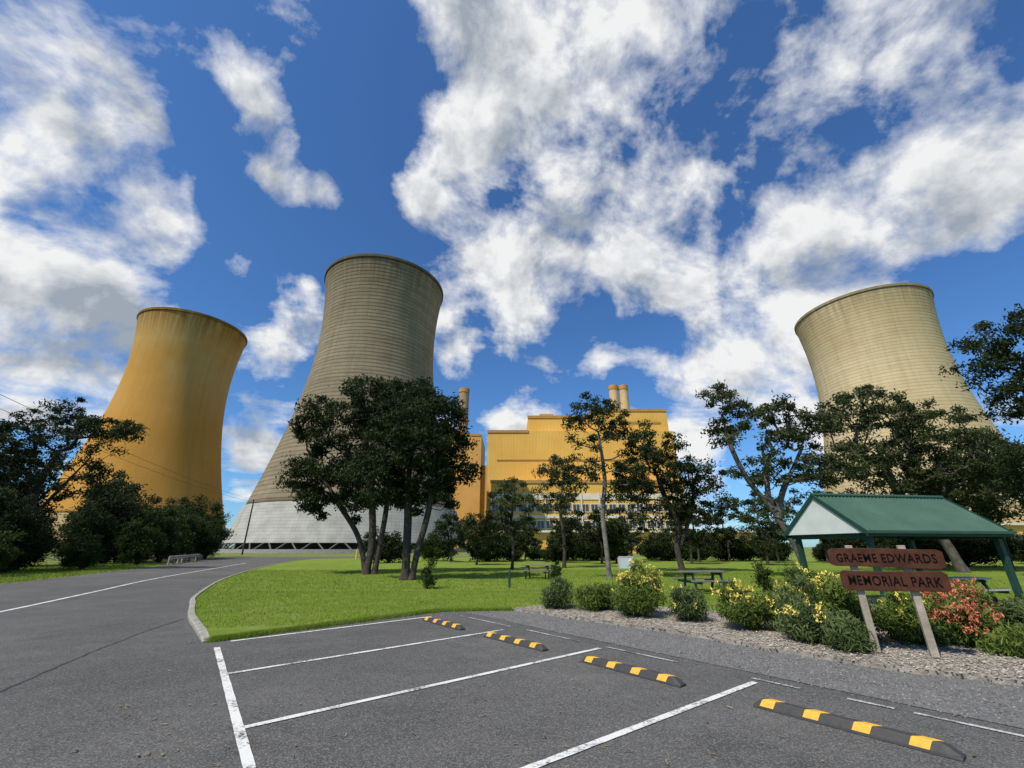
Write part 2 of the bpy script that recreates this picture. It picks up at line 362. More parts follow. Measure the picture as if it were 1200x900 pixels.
# ------------------------------------------------------------ wheel stops
def stopmat():
    m,nt,b,co,out=newmat('wheel_stop_rubber')
    s=node(nt,'ShaderNodeSeparateXYZ',{0:co})
    u=math_(nt,'ADD',math_(nt,'DIVIDE',math_(nt,'ADD',s.outputs[0],math_(nt,'MULTIPLY',s.outputs[1],-.9)),.39),10.0)
    f=math_(nt,'ABSOLUTE',math_(nt,'SUBTRACT',math_(nt,'FRACT',u),.5))
    k=math_(nt,'LESS_THAN',f,.165)
    k=math_(nt,'MULTIPLY',k,math_(nt,'GREATER_THAN',s.outputs[2],.020))
    n=noise(nt,co,25,5,.7)
    y=mix(nt,mrange(nt,n,.45,.75,0,.6),(.80,.43,.03),(.25,.17,.07))
    bl=mix(nt,n,(.015,.015,.015),(.07,.067,.063))
    nt.links.new(mix(nt,k,bl,y),b.inputs['Base Color']); b.inputs['Roughness'].default_value=.65
    bump(nt,b,n,.3,.004); return m
M_STOP=stopmat()
def stopgeo():
    L=.78; st=[(-L,.25),(-L+.07,.85),(-L+.12,1),(L-.12,1),(L-.07,.85),(L,.25)]
    V=[];F=[]
    for x,s in st:
        hh=.08*s
        for y,z in [(-.074,0),(-.069,.018),(-.04,hh),(.04,hh),(.069,.018),(.074,0)]: V.append((x,y,z))
    n=6
    for i in range(len(st)-1):
        for j in range(n-1): F.append((i*n+j,(i+1)*n+j,(i+1)*n+j+1,i*n+j+1))
    F.append(tuple(range(n))); F.append(tuple((len(st)-1)*n+j for j in range(n))[::-1])
    return np.array(V),F
ea=math.atan2(E[1],E[0])
base_=None
for i in range(4):
    p=lot(-.83,1.12-2.37*i)
    if base_ is None: o=base_=mesh('wheel_stop',[stopgeo()],M_STOP,None,(p[0],p[1],.004),ea,bev=.008)
    else:
        o=base_.copy(); o.location=(p[0],p[1],.004); link(o)
    o.rotation_euler=(0,0,ea+.012*((i*7)%3-1))
    top(o,'black and yellow striped rubber wheel stop on asphalt','wheel stop','wheel stops at the head of the bays')
# ------------------------------------------------------------ cooling towers
def towermat(name,col,dark,light,ring=.35,H=107,bigs=.028,streak=.55,topd=.5,pale=None):
    m,nt,b,co,out=newmat(name)
    s=node(nt,'ShaderNodeSeparateXYZ',{0:co}); z=s.outputs[2]
    an=math_(nt,'ARCTAN2',s.outputs[1],s.outputs[0])
    zi=math_(nt,'DIVIDE',z,1.45)
    fr=math_(nt,'FRACT',zi); fl=math_(nt,'FLOOR',zi)
    rn=node(nt,'ShaderNodeTexWhiteNoise',{'W':fl},noise_dimensions='1D').outputs[0]
    lineM=mrange(nt,fr,.0,.3,1,0)
    sa_=math_(nt,'SINE',an); ca_=math_(nt,'COSINE',an)
    cv=node(nt,'ShaderNodeCombineXYZ',{0:math_(nt,'MULTIPLY',sa_,14),1:math_(nt,'MULTIPLY',ca_,14),2:math_(nt,'MULTIPLY',z,.04)}).outputs[0]
    st=noise(nt,cv,1.0,6,.7); bigc=noise(nt,co,bigs,4,.5)
    cv2=node(nt,'ShaderNodeCombineXYZ',{0:math_(nt,'MULTIPLY',sa_,3),1:math_(nt,'MULTIPLY',ca_,3),2:z}).outputs[0]
    blk=noise(nt,cv2,.9,5,.7)
    c=mix(nt,mrange(nt,bigc,.4,.62),col,light)
    if pale:
        pf=math_(nt,'MULTIPLY',mrange(nt,z,45,95,0,1,True),mrange(nt,noise(nt,co,.035,4),.4,.6,.1,.9))
        c=mix(nt,pf,c,pale)
    c=mix(nt,mrange(nt,st,.42,.72,0,streak),c,dark)
    c=mix(nt,math_(nt,'MULTIPLY',rn,ring*.5),c,dark)
    c=mix(nt,math_(nt,'MULTIPLY',mrange(nt,blk,.5,.7),ring),c,dark)
    c=mix(nt,math_(nt,'MULTIPLY',lineM,ring*.8),c,(dark[0]*.6,dark[1]*.6,dark[2]*.6))
    td=mrange(nt,z,H-14,H,0,topd)
    c=mix(nt,math_(nt,'MULTIPLY',td,mrange(nt,st,.35,.6)),c,(dark[0]*.55,dark[1]*.5,dark[2]*.45))
    rimm=mrange(nt,z,H-1.6,H-1.3,0,.6)
    c=mix(nt,rimm,c,(dark[0]*.55,dark[1]*.55,dark[2]*.55))
    nt.links.new(c,b.inputs['Base Color']); b.inputs['Roughness'].default_value=.9; b.inputs['Specular IOR Level'].default_value=.1
    bump(nt,b,math_(nt,'ADD',math_(nt,'MULTIPLY',lineM,-1),blk),.9*ring,.3); return m
def shell(f,z0,z1,nz,na=160,th=.7):
    V=[];F=[]
    zs=np.linspace(z0,z1,nz); rings=[(f(z),z) for z in zs]+[(f(z)-th,z) for z in zs[::-1]]
    m=len(rings)
    for r,z in rings:
        for j in range(na):
            a=2*math.pi*j/na; V.append((r*math.cos(a),r*math.sin(a),z))
    for i in range(m):
        for j in range(na):
            k=(j+1)%na; i2=(i+1)%m
            F.append((i*na+j,i*na+k,i2*na+k,i2*na+j))
    return np.array(V),F
M_FILL_SHADE=simple('basin_fill_shade_dark',(.02,.02,.018),(.06,.055,.045),2,.9,.1)  # near-black colour stands in for shade inside the tower base
M_LEG=simple('dark_leg_concrete',(.10,.09,.075),(.18,.165,.14),1,.9,.2)  # legs darker than the basin wall concrete
def tower(loc,H,sc,mat,skmat,label,legs=36,b=56):
    e=empty('cooling_tower',loc); top(e,label,'cooling tower','cooling towers of the power station')
    f=lambda z:sc*22.6*math.sqrt(1+((z-80)/b)**2)
    mesh('shell',[shell(f,13.4,H,60)],mat,e,smooth=True)
    mesh('skirt',[shell(lambda z:f(z)+.45,2.6,13.5,10)],skmat,e)
    mesh('rim',[shell(lambda z:f(H)+.22,H-.9,H+.3,3,160,1.2)],mat,e)
    mesh('basin_wall',[shell(lambda z:f(0)+1.6,0,1.0,2,96,.5)],M_CONC,e)
    mesh('basin_fill_shade',[shell(lambda z:f(0)-4,0,5,2,96,1)],M_FILL_SHADE,e)  # dark ring added so the opening below the skirt looks shaded
    first=None
    for i in range(legs):
        a=2*math.pi*i/legs
        r0=f(0)+1.0; r1=f(3.0)+.1
        if first is None:
            first=mesh('leg',[tube([(r0,0,.3),(r1*math.cos(.08),r1*math.sin(.08),3.0)],.2,8)],M_LEG,e)
            second=mesh('leg',[tube([(r0,0,.3),(r1*math.cos(-.08),r1*math.sin(-.08),3.0)],.2,8)],M_LEG,e)
        else:
            for q in (first,second):
                o=q.copy(); o.rotation_euler=(0,0,a); link(o,e)
    return e
def skirtmat(name,c1,c2):
    m,nt,b,co,out=newmat(name)
    s=node(nt,'ShaderNodeSeparateXYZ',{0:co}); an=math_(nt,'ARCTAN2',s.outputs[1],s.outputs[0])
    rib=mrange(nt,math_(nt,'FRACT',math_(nt,'MULTIPLY',an,34)),0,.12,1,0)
    hz=mrange(nt,math_(nt,'FRACT',math_(nt,'DIVIDE',s.outputs[2],.9)),0,.3,1,0)
    c=mix(nt,mrange(nt,noise(nt,co,.3,6),.35,.65),c1,c2)
    c=mix(nt,math_(nt,'MULTIPLY',math_(nt,'MAXIMUM',rib,hz),.38),c,(.12,.11,.09))
    nt.links.new(c,b.inputs['Base Color']); b.inputs['Roughness'].default_value=.85; return m
T_OR=towermat('ochre_concrete',(.47,.235,.045),(.30,.16,.045),(.52,.275,.065),.05,108,.03,.32,.9,(.52,.35,.14))
T_GR=towermat('grey_concrete',(.26,.207,.135),(.125,.10,.068),(.325,.268,.18),.52,105.5,streak=.45)
T_PA=towermat('pale_concrete',(.50,.39,.215),(.30,.235,.135),(.60,.485,.295),.3,107,streak=.4)
T_SK=skirtmat('pale_skirt_cladding',(.30,.29,.25),(.42,.405,.35))
T_SKO=skirtmat('ochre_skirt_cladding',(.34,.24,.10),(.44,.31,.14))
tower((-54.9,155,0),105.5,.985,T_GR,T_SK,'tall grey-brown ringed concrete cooling tower with pale skirt')
tower((-167.5,196,0),108,.93,T_OR,T_SKO,'ochre orange concrete cooling tower with stained rim')
tower((169.3,178,0),107,1.07,T_PA,T_SKO,'pale yellow ringed concrete cooling tower behind gum trees',b=62)
# ------------------------------------------------------------ power station
def cladding(name,col,col2):
    m,nt,b,co,out=newmat(name)
    s=node(nt,'ShaderNodeSeparateXYZ',{0:co})
    xy=math_(nt,'ADD',s.outputs[0],s.outputs[1])
    rib=math_(nt,'SINE',math_(nt,'MULTIPLY',xy,8))
    pan=mrange(nt,math_(nt,'FRACT',math_(nt,'DIVIDE',xy,6.2)),0,.03,1,0)
    panz=mrange(nt,math_(nt,'FRACT',math_(nt,'DIVIDE',s.outputs[2],7.4)),0,.02,1,0)
    c=mix(nt,mrange(nt,noise(nt,co,.07,5,.6),.35,.65),col,col2)
    cell=node(nt,'ShaderNodeTexWhiteNoise',{'W':math_(nt,'FLOOR',math_(nt,'DIVIDE',xy,6.2))},noise_dimensions='1D').outputs[0]
    c=mix(nt,math_(nt,'MULTIPLY',cell,.12),c,(col[0]*.5,col[1]*.5,col[2]*.6))
    c=mix(nt,math_(nt,'MULTIPLY',math_(nt,'MAXIMUM',pan,panz),.2),c,(.12,.07,.02))
    nt.links.new(c,b.inputs['Base Color']); b.inputs['Roughness'].default_value=.7
    bump(nt,b,rib,.3,.1); return m
C_Y=cladding('ochre_cladding',(.68,.38,.06),(.74,.45,.09))
C_O=cladding('rust_orange_cladding',(.54,.28,.06),(.62,.35,.09))
M_CREAM=simple('cream_trim',(.60,.55,.42),(.70,.65,.52),.5,.8,.1)
M_GLASS=simple('dark_glass',(.03,.032,.035),(.08,.085,.09),.5,.2,0,spec=.6)
M_TRIM=simple('brown_trim',(.38,.21,.055),(.44,.26,.075),.5,.8,.1)
ps=empty('power_station',(38,220,0)); top(ps,'huge ochre yellow clad power station with flat stepped roofs','power station')
def blk(n,x0,x1,y0,y1,z0,z1,m):
    return mesh(n,[box(((x0+x1)/2-38,(y0+y1)/2-220,(z0+z1)/2),(x1-x0,y1-y0,z1-z0))],m,ps)
blk('boiler_house',-13,87,220,262,0,60,C_Y)
blk('upper_storey',9,43.9,226,262,60.05,70,C_Y)
blk('upper_storey',44,86,223,262,60.05,73,C_Y)
blk('turbine_hall',-10,82,204,219.9,0,31,C_Y)
for z,x0,x1,y in ((60.0,-13.4,8.9,219.6),(70.0,8.7,43.6,225.6),(73,43.7,86.4,222.6),(31.0,-10.4,82.4,203.6)):
    blk('parapet',x0,x1,y,y+.35,z-1.0,z+.5,M_TRIM)
blk('louvre_band',-9,81,203.7,203.95,22.4,25.2,M_CREAM)
blk('louvre_band',-9,81,203.7,203.95,14.0,15.4,M_CREAM)
blk('louvre_band',48,82,222.7,222.95,65,66.2,M_TRIM)
blk('louvre_band',-8,80,219.7,219.95,44,44.6,M_TRIM)
blk('rooftop_plant',16,24,232,244,70.05,73.5,C_O); blk('rooftop_plant',70,80,236,244,73.05,76.5,C_Y)
blk('rooftop_plant',-8,0,236,246,60.05,63.5,C_O)
for i in range(11): blk('column',-10.1+i*8.5,-9.5+i*8.5,203.3,203.65,0,25.5,M_CREAM)
win=None
for row,z in ((0,18.6),(1,11.2)):
    for i in range(21):
        x=-8+i*4.25-38
        if win is None:
            w_=win=mesh('window',[box((0,0,0),(3.2,.2,3.4))],M_GLASS,ps,(x,-16.08,z))
            fr_=frm=mesh('frame',[box((0,-.08,1.78),(3.7,.3,.3)),box((0,-.08,-1.78),(3.7,.3,.3)),box((0,-.1,0),(.15,.3,3.2)),box((-1.7,-.08,0),(.3,.3,3.24)),box((1.7,-.08,0),(.3,.3,3.24))],M_CREAM,w_)
        else:
            w_=win.copy(); w_.location=(x,-16.08,z); link(w_,ps)
            fr_=frm.copy(); link(fr_,w_)
blk('duct',14,20,216,219.5,31.1,42,C_Y); blk('duct',62,68,215,219.5,31.1,42,C_Y)
def stack(x,y,h,r,mat,label):
    e=empty('chimney_stack',(x,y,0)); top(e,label,'chimney')
    mesh('shaft',[tube([(0,0,0),(0,0,h*.5),(0,0,h-3)],[r*1.12,r*1.04,r],24)],mat,e)
    mesh('cap',[tube([(0,0,h-3),(0,0,h-2.9),(0,0,h),(0,0,h+.1)],[r*1.1,r*1.1,r*1.1,r*.9],24)],M_TRIM,e)
    mesh('platform',[tube([(0,0,h*.78),(0,0,h*.78+.5)],[r*1.3,r*1.3],24)],M_TRIM,e)
M_TANS=simple('tan_stack_concrete',(.50,.36,.17),(.60,.45,.24),.3,.9,.1)
stack(70.3,272,106,3.0,M_TANS,'tan concrete chimney stack behind the yellow boiler house')
stack(77.2,272,106,3.0,M_TANS,'tan concrete chimney stack behind the yellow boiler house')
M_BRN=simple('brown_stack_concrete',(.28,.19,.11),(.38,.27,.16),.3,.9,.1)
stack(-36.5,300,114,3.8,M_BRN,'brown concrete chimney stack behind the cooling tower')
p2=empty('boiler_building',(-36.5,285,0)); top(p2,'rust orange clad boiler building with stepped roof','industrial building')
mesh('wall',[box((-2,10,36),(36,40,72))],C_O,p2); mesh('wall',[box((20.5,10,26),(9,34,52))],C_O,p2)
mesh('upper_storey',[box((-8,12,75),(18,30,6))],C_O,p2)
mesh('parapet',[box((-2,-10.2,72),(36.6,.4,1.6))],M_TRIM,p2)
lb=empty('low_building',(160,150,0)); top(lb,'long low yellow clad workshop building behind trees','industrial building')
mesh('wall',[box((0,0,4),(90,20,8))],C_Y,lb); mesh('roof',[box((0,0,8.4),(92,22,.8))],M_CREAM,lb)
for i in range(9): mesh('window',[box((-38+i*9.4,-10.1,4),(5,.2,2))],M_GLASS,lb)
lb=empty('low_building',(28,120,0)); top(lb,'long low yellow clad building behind the park trees','industrial building')
mesh('wall',[box((0,0,2.5),(70,10,5))],C_Y,lb); mesh('roof',[box((0,0,5.3),(72,12,.5))],M_CREAM,lb)
for i in range(10): mesh('window',[box((-30+i*6.6,-5.1,2.8),(3,.2,1.3))],M_GLASS,lb)
# ------------------------------------------------------------ vegetation
def leaves(C,rc,n,l,wd,rng,flat=.65,droop=.5,ctone=None):
    k=len(C); idx=np.repeat(np.arange(k),n); m=len(idx)
    v=rng.normal(0,1,(m,3)); v/=np.linalg.norm(v,axis=1)[:,None]
    rr=rng.uniform(0,1,m)**.6*(1+.25*rng.normal(0,1,m)**2*.3)
    r=rc[idx]*rr
    off=v*r[:,None]; off[:,2]*=flat
    P=C[idx]+off
    dr=rng.normal(0,1,(m,3)); dr[:,2]-=droop; dr/=np.linalg.norm(dr,axis=1)[:,None]
    q=np.cross(dr,rng.normal(0,1,(m,3))); q/=np.linalg.norm(q,axis=1)[:,None]+1e-9
    L=(l*rng.uniform(.6,1.3,m))[:,None]; W=(wd*rng.uniform(.7,1.3,m))[:,None]
    V=np.stack([P-dr*L,P+q*W,P+dr*L,P-q*W],1)
    if ctone is None: ctone=rng.uniform(0,.7,k)
    tone=np.clip(ctone[idx]*.6+rng.uniform(0,.3,m)+.25*(off[:,2]/(rc[idx]+1e-6)),0,1)  # top light put into the tone: leaves get paler towards each clump's top
    return V.reshape(-1,3),tone
def branches(trunks,C,r0,rng,low=.35):
    pos=[];par=[];paths=[]
    for tr in trunks:
        tr=catmull(tr,5); ids=[]
        for i,p in enumerate(tr):
            pos.append(p); par.append(len(pos)-2 if i else -1); ids.append(len(pos)-1)
        paths.append((ids,10))
    H=max(p[2] for p in pos); ok=[p[2]>low*H for p in pos]
    order=np.argsort(np.linalg.norm(C-np.array(trunks[0][-1]),axis=1))
    ends=[]
    for ci in order:
        c=C[ci]; P=np.array(pos)
        dd=np.linalg.norm(P-c,axis=1)+1.2*np.maximum(0,P[:,2]-c[2]+.2)+np.where(ok,0,50)
        i=int(np.argmin(dd)); a=P[i]; L=np.linalg.norm(c-a); n=max(2,int(L/.45))
        ids=[i]; pv=i; perp=rng.normal(0,.10*L,3)
        for k in range(1,n+1):
            t=k/n; p=a+(c-a)*t+perp*math.sin(math.pi*t)+np.array([0,0,-.12*L*math.sin(math.pi*t)])+rng.normal(0,.03,3)*(k<n)
            pos.append(p); par.append(pv); ok.append(True); pv=len(pos)-1; ids.append(pv)
        ends.append(pv); paths.append((ids,6))
    cnt=np.zeros(len(pos))
    for e in ends: cnt[e]+=1
    for i in range(len(pos)-1,-1,-1):
        if par[i]>=0: cnt[par[i]]+=cnt[i]
    tot=max(1,len(C)/len(trunks)); rt=r0/math.sqrt(tot)
    rad=np.maximum(rt*np.sqrt(np.maximum(cnt,1)),.012)
    geos=[]
    for ids,n in paths:
        rr=rad[ids].copy()
        if n==6: rr[0]=min(rr[0],rr[1]*1.15)
        else: rr=np.minimum(rr,r0*1.15); rr[0]*=1.4; rr[1]*=1.1
        geos.append(tube([pos[i] for i in ids],rr,n,False))
    return geos
def tree(loc,trunks,crown,r0,seed,label,nl=135,rc=.55,lf=(.125,.043),mat=None,bark=None,cat='tree',name='gum_tree',group='gum trees around the park',sp=.7):
    rng=np.random.default_rng(seed)
    C=[];RC=[]
    for (cx,cy,cz,rx,ry,rz,n) in crown:
        k=0;tries=0
        while k<n and tries<n*30:
            tries+=1
            v=rng.normal(0,1,3); v/=np.linalg.norm(v); r=rng.uniform(0,1)**.35
            if v[2]<-.3 and rng.uniform()<.35: continue
            p=np.array([cx+v[0]*rx*r,cy+v[1]*ry*r,cz+v[2]*rz*r])
            if C and np.min(np.linalg.norm(np.array(C)-p,axis=1))<rc*sp: continue
            C.append(p);RC.append(rc*rng.uniform(.55,1.4));k+=1
    C=np.array(C);RC=np.array(RC)
    e=empty(name,loc); top(e,label,cat,group)
    mesh('trunk',branches(trunks,C,r0,rng),bark or M_BARK,e,smooth=True)
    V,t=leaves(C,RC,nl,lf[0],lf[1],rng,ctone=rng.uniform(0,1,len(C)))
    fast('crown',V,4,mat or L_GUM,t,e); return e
tree((-8.6,27,.05),[[(0,0,0),(.15,0,1.5),(0,.1,3),(-.3,0,5),(-.8,0,7.5)],[(.45,.1,0),(.6,.2,1.8),(.7,.3,3.5),(.8,.2,6),(1.0,0,8)],[(-.1,.1,.3),(-.8,0,2.2),(-2.2,0,4),(-3.4,0,5.6)]],
 [(-1.2,0,9.2,4.0,3,3.2,112),(1.2,.3,10.0,2.9,2.4,2.6,54),(-3.4,0,5.8,2.8,2.2,1.9,42),(-2.4,0,4.2,2.8,2,1.3,28),(-5.2,0,9.0,1.1,1.1,.8,9)],.18,11,'dense dark gum tree with slender trunks on the lawn',nl=165,rc=.64,mat=L_DARK,lf=(.13,.047),sp=.7)
tree((-5.2,22.4,.05),[[(0,0,0),(-.05,0,1.5),(-.15,.1,3),(-.3,.1,5),(-.1,0,7)],[(.3,0,0),(.5,.1,1.4),(.85,.1,3),(1.1,0,5),(1.2,0,6.5)]],
 [(.2,0,7.2,2.7,2.5,2.7,84),(1.6,.2,5.4,1.7,1.8,1.4,26),(-1.6,0,5.0,2.2,1.8,1.5,34),(.0,0,3.9,2.2,1.8,.9,18)],.18,12,'dense dark gum tree with forked trunk on the lawn',nl=165,rc=.58,mat=L_DARK,lf=(.12,.043),sp=.7)
tree((0,33,.05),[[(0,0,0),(.1,0,1.5),(-.1,0,3),(.1,0,4.4)]],[(0,0,4.6,2.2,1.8,1.9,34),(-1,0,3.0,1.5,1.2,1.0,13)],.11,13,'small gum tree with airy crown on the lawn',rc=.48,nl=110,sp=.95)
tree((4.0,35,.05),[[(0,0,0),(.1,0,2),(-.1,0,4),(.1,0,6)]],[(0,0,6.6,2.1,1.8,2.1,34),(0,0,4.2,1.7,1.5,1.4,15)],.13,14,'slender gum tree with airy crown on the lawn',rc=.48,nl=110,sp=.95)
tree((4.9,23.1,.05),[[(0,0,0),(-.05,0,1.5),(-.1,0,3.2),(.15,0,5),(.0,0,7.6)]],[(-.1,0,8.0,1.9,1.7,1.8,34),(1.7,0,7.3,1.5,1.2,1.2,17),(-1.4,0,5.3,1.5,1.2,1.0,15),(1.2,0,4.8,1.6,1.2,1.2,17)],.12,15,'pale trunked gum tree with open clumped crown',rc=.43,nl=112,bark=M_PBARK,lf=(.105,.036),sp=1.05,mat=L_DARK)
tree((11.0,29.5,.05),[[(0,0,0),(-.15,0,1.5),(.1,0,3),(-.5,0,4.6),(-1,0,6.6)],[(.1,0,1.6),(.8,0,3),(1.4,0,4.6),(1.6,0,6.3)]],[(-.9,0,6.9,2.9,2.4,2.6,58),(1.5,0,5.2,2.6,2.0,2.2,38),(-2.6,0,5.4,1.6,1.3,1.5,17),(.2,0,3.8,2.4,1.8,1.2,15)],.16,16,'spreading gum tree with forked leaning trunk',rc=.52,nl=118,sp=.95,mat=L_DARK)
tree((14.9,23.1,.05),[[(0,0,0),(-.35,0,1.6),(-1.0,0,3.2),(-1.1,0,4.4),(-.8,0,6)],[(-.9,0,2.9),(-.3,0,4.3),(.6,0,5.6),(1.4,0,6.8)],[(-1.0,0,3.3),(-2.0,0,4.8),(-2.6,0,6.6),(-2.8,0,8.6)]],
 [(-1.5,0,7.8,2.1,1.7,1.7,30),(1.6,0,7.6,2.1,1.7,1.0,22),(-.6,0,5.5,2.6,1.8,1.0,22),(-2.7,0,9.6,1.0,.9,.7,9),(.5,0,8.9,1.4,1.3,.7,11),(2.6,0,5.4,2.0,1.5,1.0,18)],.14,17,'leaning gum tree with layered open crown over lawn',rc=.46,nl=105,bark=M_MBARK,sp=1.15)
tree((28.6,29,.05),[[(0,0,0),(-.6,0,2),(-1.8,0,3.6),(-2.6,0,5.4),(-3,0,8)],[(-1.2,0,2.9),(.2,0,4.5),(1.4,0,6.4)]],
 [(-2.6,0,9.7,3.6,2.8,2.8,74),(1.2,0,8.8,3.2,2.6,2.4,52),(-4.4,0,6.6,3.8,2.4,2.0,46),(1.5,0,5.6,3.2,2,1.8,34),(4.0,0,7,2.4,2,2.0,24)],.24,18,'large gum tree with leaning trunk behind picnic shelter',rc=.63,nl=130,bark=M_MBARK,lf=(.13,.047),sp=.95)
tree((26.4,18.5,.05),[[(0,0,0),(-.1,0,3),(-.5,0,6),(-1,0,9)]],[(-1.0,0,10.4,3.0,2.8,2.0,58),(.9,0,8.4,3.2,2.8,1.8,34),(-1.4,0,7.9,2.2,2,1.2,18)],.24,19,'tall dark gum tree with overhanging branches',rc=.56,nl=125,mat=L_DARK,lf=(.12,.042),sp=.95)
tree((36,33,.05),[[(0,0,0),(.2,0,2),(-.2,0,4),(0,0,6)]],[(0,0,6.6,4.6,3,3.6,100),(-3,0,4.5,3.4,2,2.4,50)],.2,20,'broad gum tree behind the picnic shelter',rc=.72,nl=130,lf=(.15,.055))
tree((32,24,.05),[[(0,0,0),(.2,0,2),(-.2,0,3.4),(0,0,5)]],[(-1,0,5,3.4,2,2.6,54)],.15,31,'dark gum tree behind the picnic shelter',rc=.62,nl=125,mat=L_DARK,sp=.9)
for i,(x,y,h) in enumerate([(-3.2,41,4.6),(8.5,43,5.2),(17,43,6.2),(22.5,40,6.4),(-6.5,48,5.0),(13.2,50,6.2),(27,46,7.4),(32,46,7.8),(39,50,8),(1.5,52,5.0),(5.5,47,4.6),(19.8,48,6.4),(10.6,46,4.4),(24,50,6.4)]):
    tree((x,y,.05),[[(0,0,0),(.1,0,h*.3),(-.1,0,h*.55),(0,0,h*.75)]],[(0,0,h*.64,h*.38,h*.32,h*.36,30),(.3,0,h*.36,h*.3,h*.25,h*.2,10)],.10,40+i,'small dark gum tree at the back of the lawn',rc=.55,nl=108,lf=(.145,.054),mat=L_DARK if i%3 else L_GUM,sp=.9)
tree((-35.2,32,-.03),[[(0,0,0),(.2,0,3),(-.4,0,5.5),(.2,0,8.5)],[(.1,0,3.5),(1.6,0,6),(2.8,0,8)]],
 [(-.5,0,10.4,3.0,2.4,2.4,46),(2.9,0,9.7,2.2,2,1.5,30),(-2.8,0,7.8,3,2,2.0,40),(1.4,0,6.4,2.8,2.4,1.8,32),(4.7,0,10,1.1,1.2,.8,9)],.2,21,'tall thin gum tree with sparse open crown by road',rc=.58,nl=98,group='gum trees along the road',lf=(.13,.046),sp=1,mat=L_DARK)
tree((-38,28,-.03),[[(0,0,0),(.2,0,3),(-.4,0,5.5),(.2,0,7)]],[(0,0,7,3.6,2.6,3.6,80),(2.4,0,3.6,3.2,2.2,2.8,54)],.22,22,'dark gum tree beside the road',rc=.72,nl=140,mat=L_DARK,group='gum trees along the road',lf=(.14,.052),sp=.8)
def shrub(loc,rx,ry,h,seed,label,n=40,nl=110,rc=.5,lf=(.12,.04),mat=None,flower=None,nf=0,fs=.03,cat='shrub',name='shrub',group='shrubs along the park',droop=.0):
    rng=np.random.default_rng(seed); C=[]
    lob=[(rng.uniform(-.5,.5),rng.uniform(-.5,.5),rng.uniform(.65,1.2)) for _ in range(5)]
    for i in range(n):
        v=rng.normal(0,1,3); v/=np.linalg.norm(v); r=rng.uniform(0,1)**.35
        lx,ly,ls=lob[i%5]
        C.append([(v[0]*r*.6+lx)*rx*.85,(v[1]*r*.6+ly)*ry*.85,h*(.5+v[2]*.42*r)*ls])
    C=np.array(C); RC=rc*rng.uniform(.5,1.25,n)
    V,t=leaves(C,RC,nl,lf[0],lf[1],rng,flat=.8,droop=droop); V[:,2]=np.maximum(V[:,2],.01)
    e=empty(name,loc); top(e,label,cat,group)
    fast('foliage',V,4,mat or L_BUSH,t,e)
    G=[tube([(0,0,0),(C[i][0]*.5,C[i][1]*.5,C[i][2]*.6),tuple(C[i])],[.03*h**.5,.02*h**.5,.008],5,False) for i in range(0,n,3)]
    mesh('stem',G,M_BARK,e)
    if nf:
        v=rng.normal(0,1,(nf,3)); v/=np.linalg.norm(v,axis=1)[:,None]; v[:,2]=np.abs(v[:,2])*.9-.1
        pick=rng.integers(0,n,nf); pick=np.where(pick%5<3,pick,(pick//5)*5%n)
        ok=C[pick]; RR=rc*rng.uniform(.75,1.2,nf)
        F=ok+v*RR[:,None]; F=F[(F[:,2]>h*.35)]
        V,t=leaves(F,np.full(len(F),fs*1.3),16,fs*.8,fs*.3,rng,flat=1.5,droop=-1)
        fast('flowers',V,4,flower,t,e)
    return e
gb='flowering shrubs in the mulched garden bed'
BZ=.065
def gshrub(x,y,rx,h,seed,fl='y',m=None,fd=1.0):
    nm={'y':'leafy grevillea shrub with pale yellow flowers in mulch','r':'shrub with coral red flowers in mulched bed','n':'low green shrub in mulched bed'}[fl]
    return shrub((x,y,BZ),rx,rx*.8,h,seed,nm,n=int(60*rx/.8),nl=190,rc=.22,lf=(.06,.011),mat=m or (L_GREV),flower={'y':M_YEL,'r':M_RED,'n':None}[fl],nf={'y':int(170*rx*fd),'r':200,'n':0}[fl],fs=.036,group=gb,droop=-.8)
gshrub(1.15,12.2,.42,.75,60,'n',L_GREY); gshrub(1.95,11.8,.45,.5,61,'n',L_GREV)
gshrub(3.0,10.8,.85,1.05,62,'y',None,1.3); gshrub(3.85,10.3,.5,.75,63,'y',L_GREY,.5); gshrub(2.4,12.0,.4,.55,64,'n')
gshrub(4.75,9.4,.7,.95,65,'y',L_GREV,1.2); gshrub(5.5,9.1,.75,1.1,66,'y',None,.8); gshrub(5.05,8.2,.6,.85,67,'y',L_GREY,.4); gshrub(5.85,8.2,.6,1.0,68,'y',None,1.2); gshrub(5.15,7.45,.4,.4,69,'n',L_GREY)
gshrub(6.8,8.2,.7,.8,70,'y',None,.7); gshrub(7.4,7.8,.5,.78,71,'r'); gshrub(7.5,7.2,.4,.3,72,'n'); gshrub(9.0,8.6,.8,.7,73,'n',L_GREY); gshrub(6.3,9.5,.7,.9,74,'n'); gshrub(8.2,8.5,.6,.85,75,'r');gshrub(10.2,8.4,.9,.6,76,'n')
for i,(x,y,h) in enumerate([(-3.3,18,1.15),(2.1,22,1.0),(9.0,16.5,.9)]):
    shrub((x,y,.05),.35,.35,h,80+i,'small bushy sapling on the lawn',n=16,nl=90,rc=.22,lf=(.06,.02),name='sapling',cat='sapling',group='saplings on the lawn')
def copies(src,items):
    for (x,y,s,rz) in items:
        e=src.copy(); e.location=(x,y,src.location[2]); e.scale=(s,s,s*(.75+.55*((x*7.3)%1))); e.rotation_euler=(0,0,rz); link(e)
        for c in src.children:
            q=c.copy(); link(q,e)
s1=shrub((-12.5,46,.05),3.0,2,3.0,90,'dark leafy shrub at the back of the lawn',n=64,nl=130,rc=.72,lf=(.15,.055),mat=L_DARK,group='shrubs at the back of the lawn')
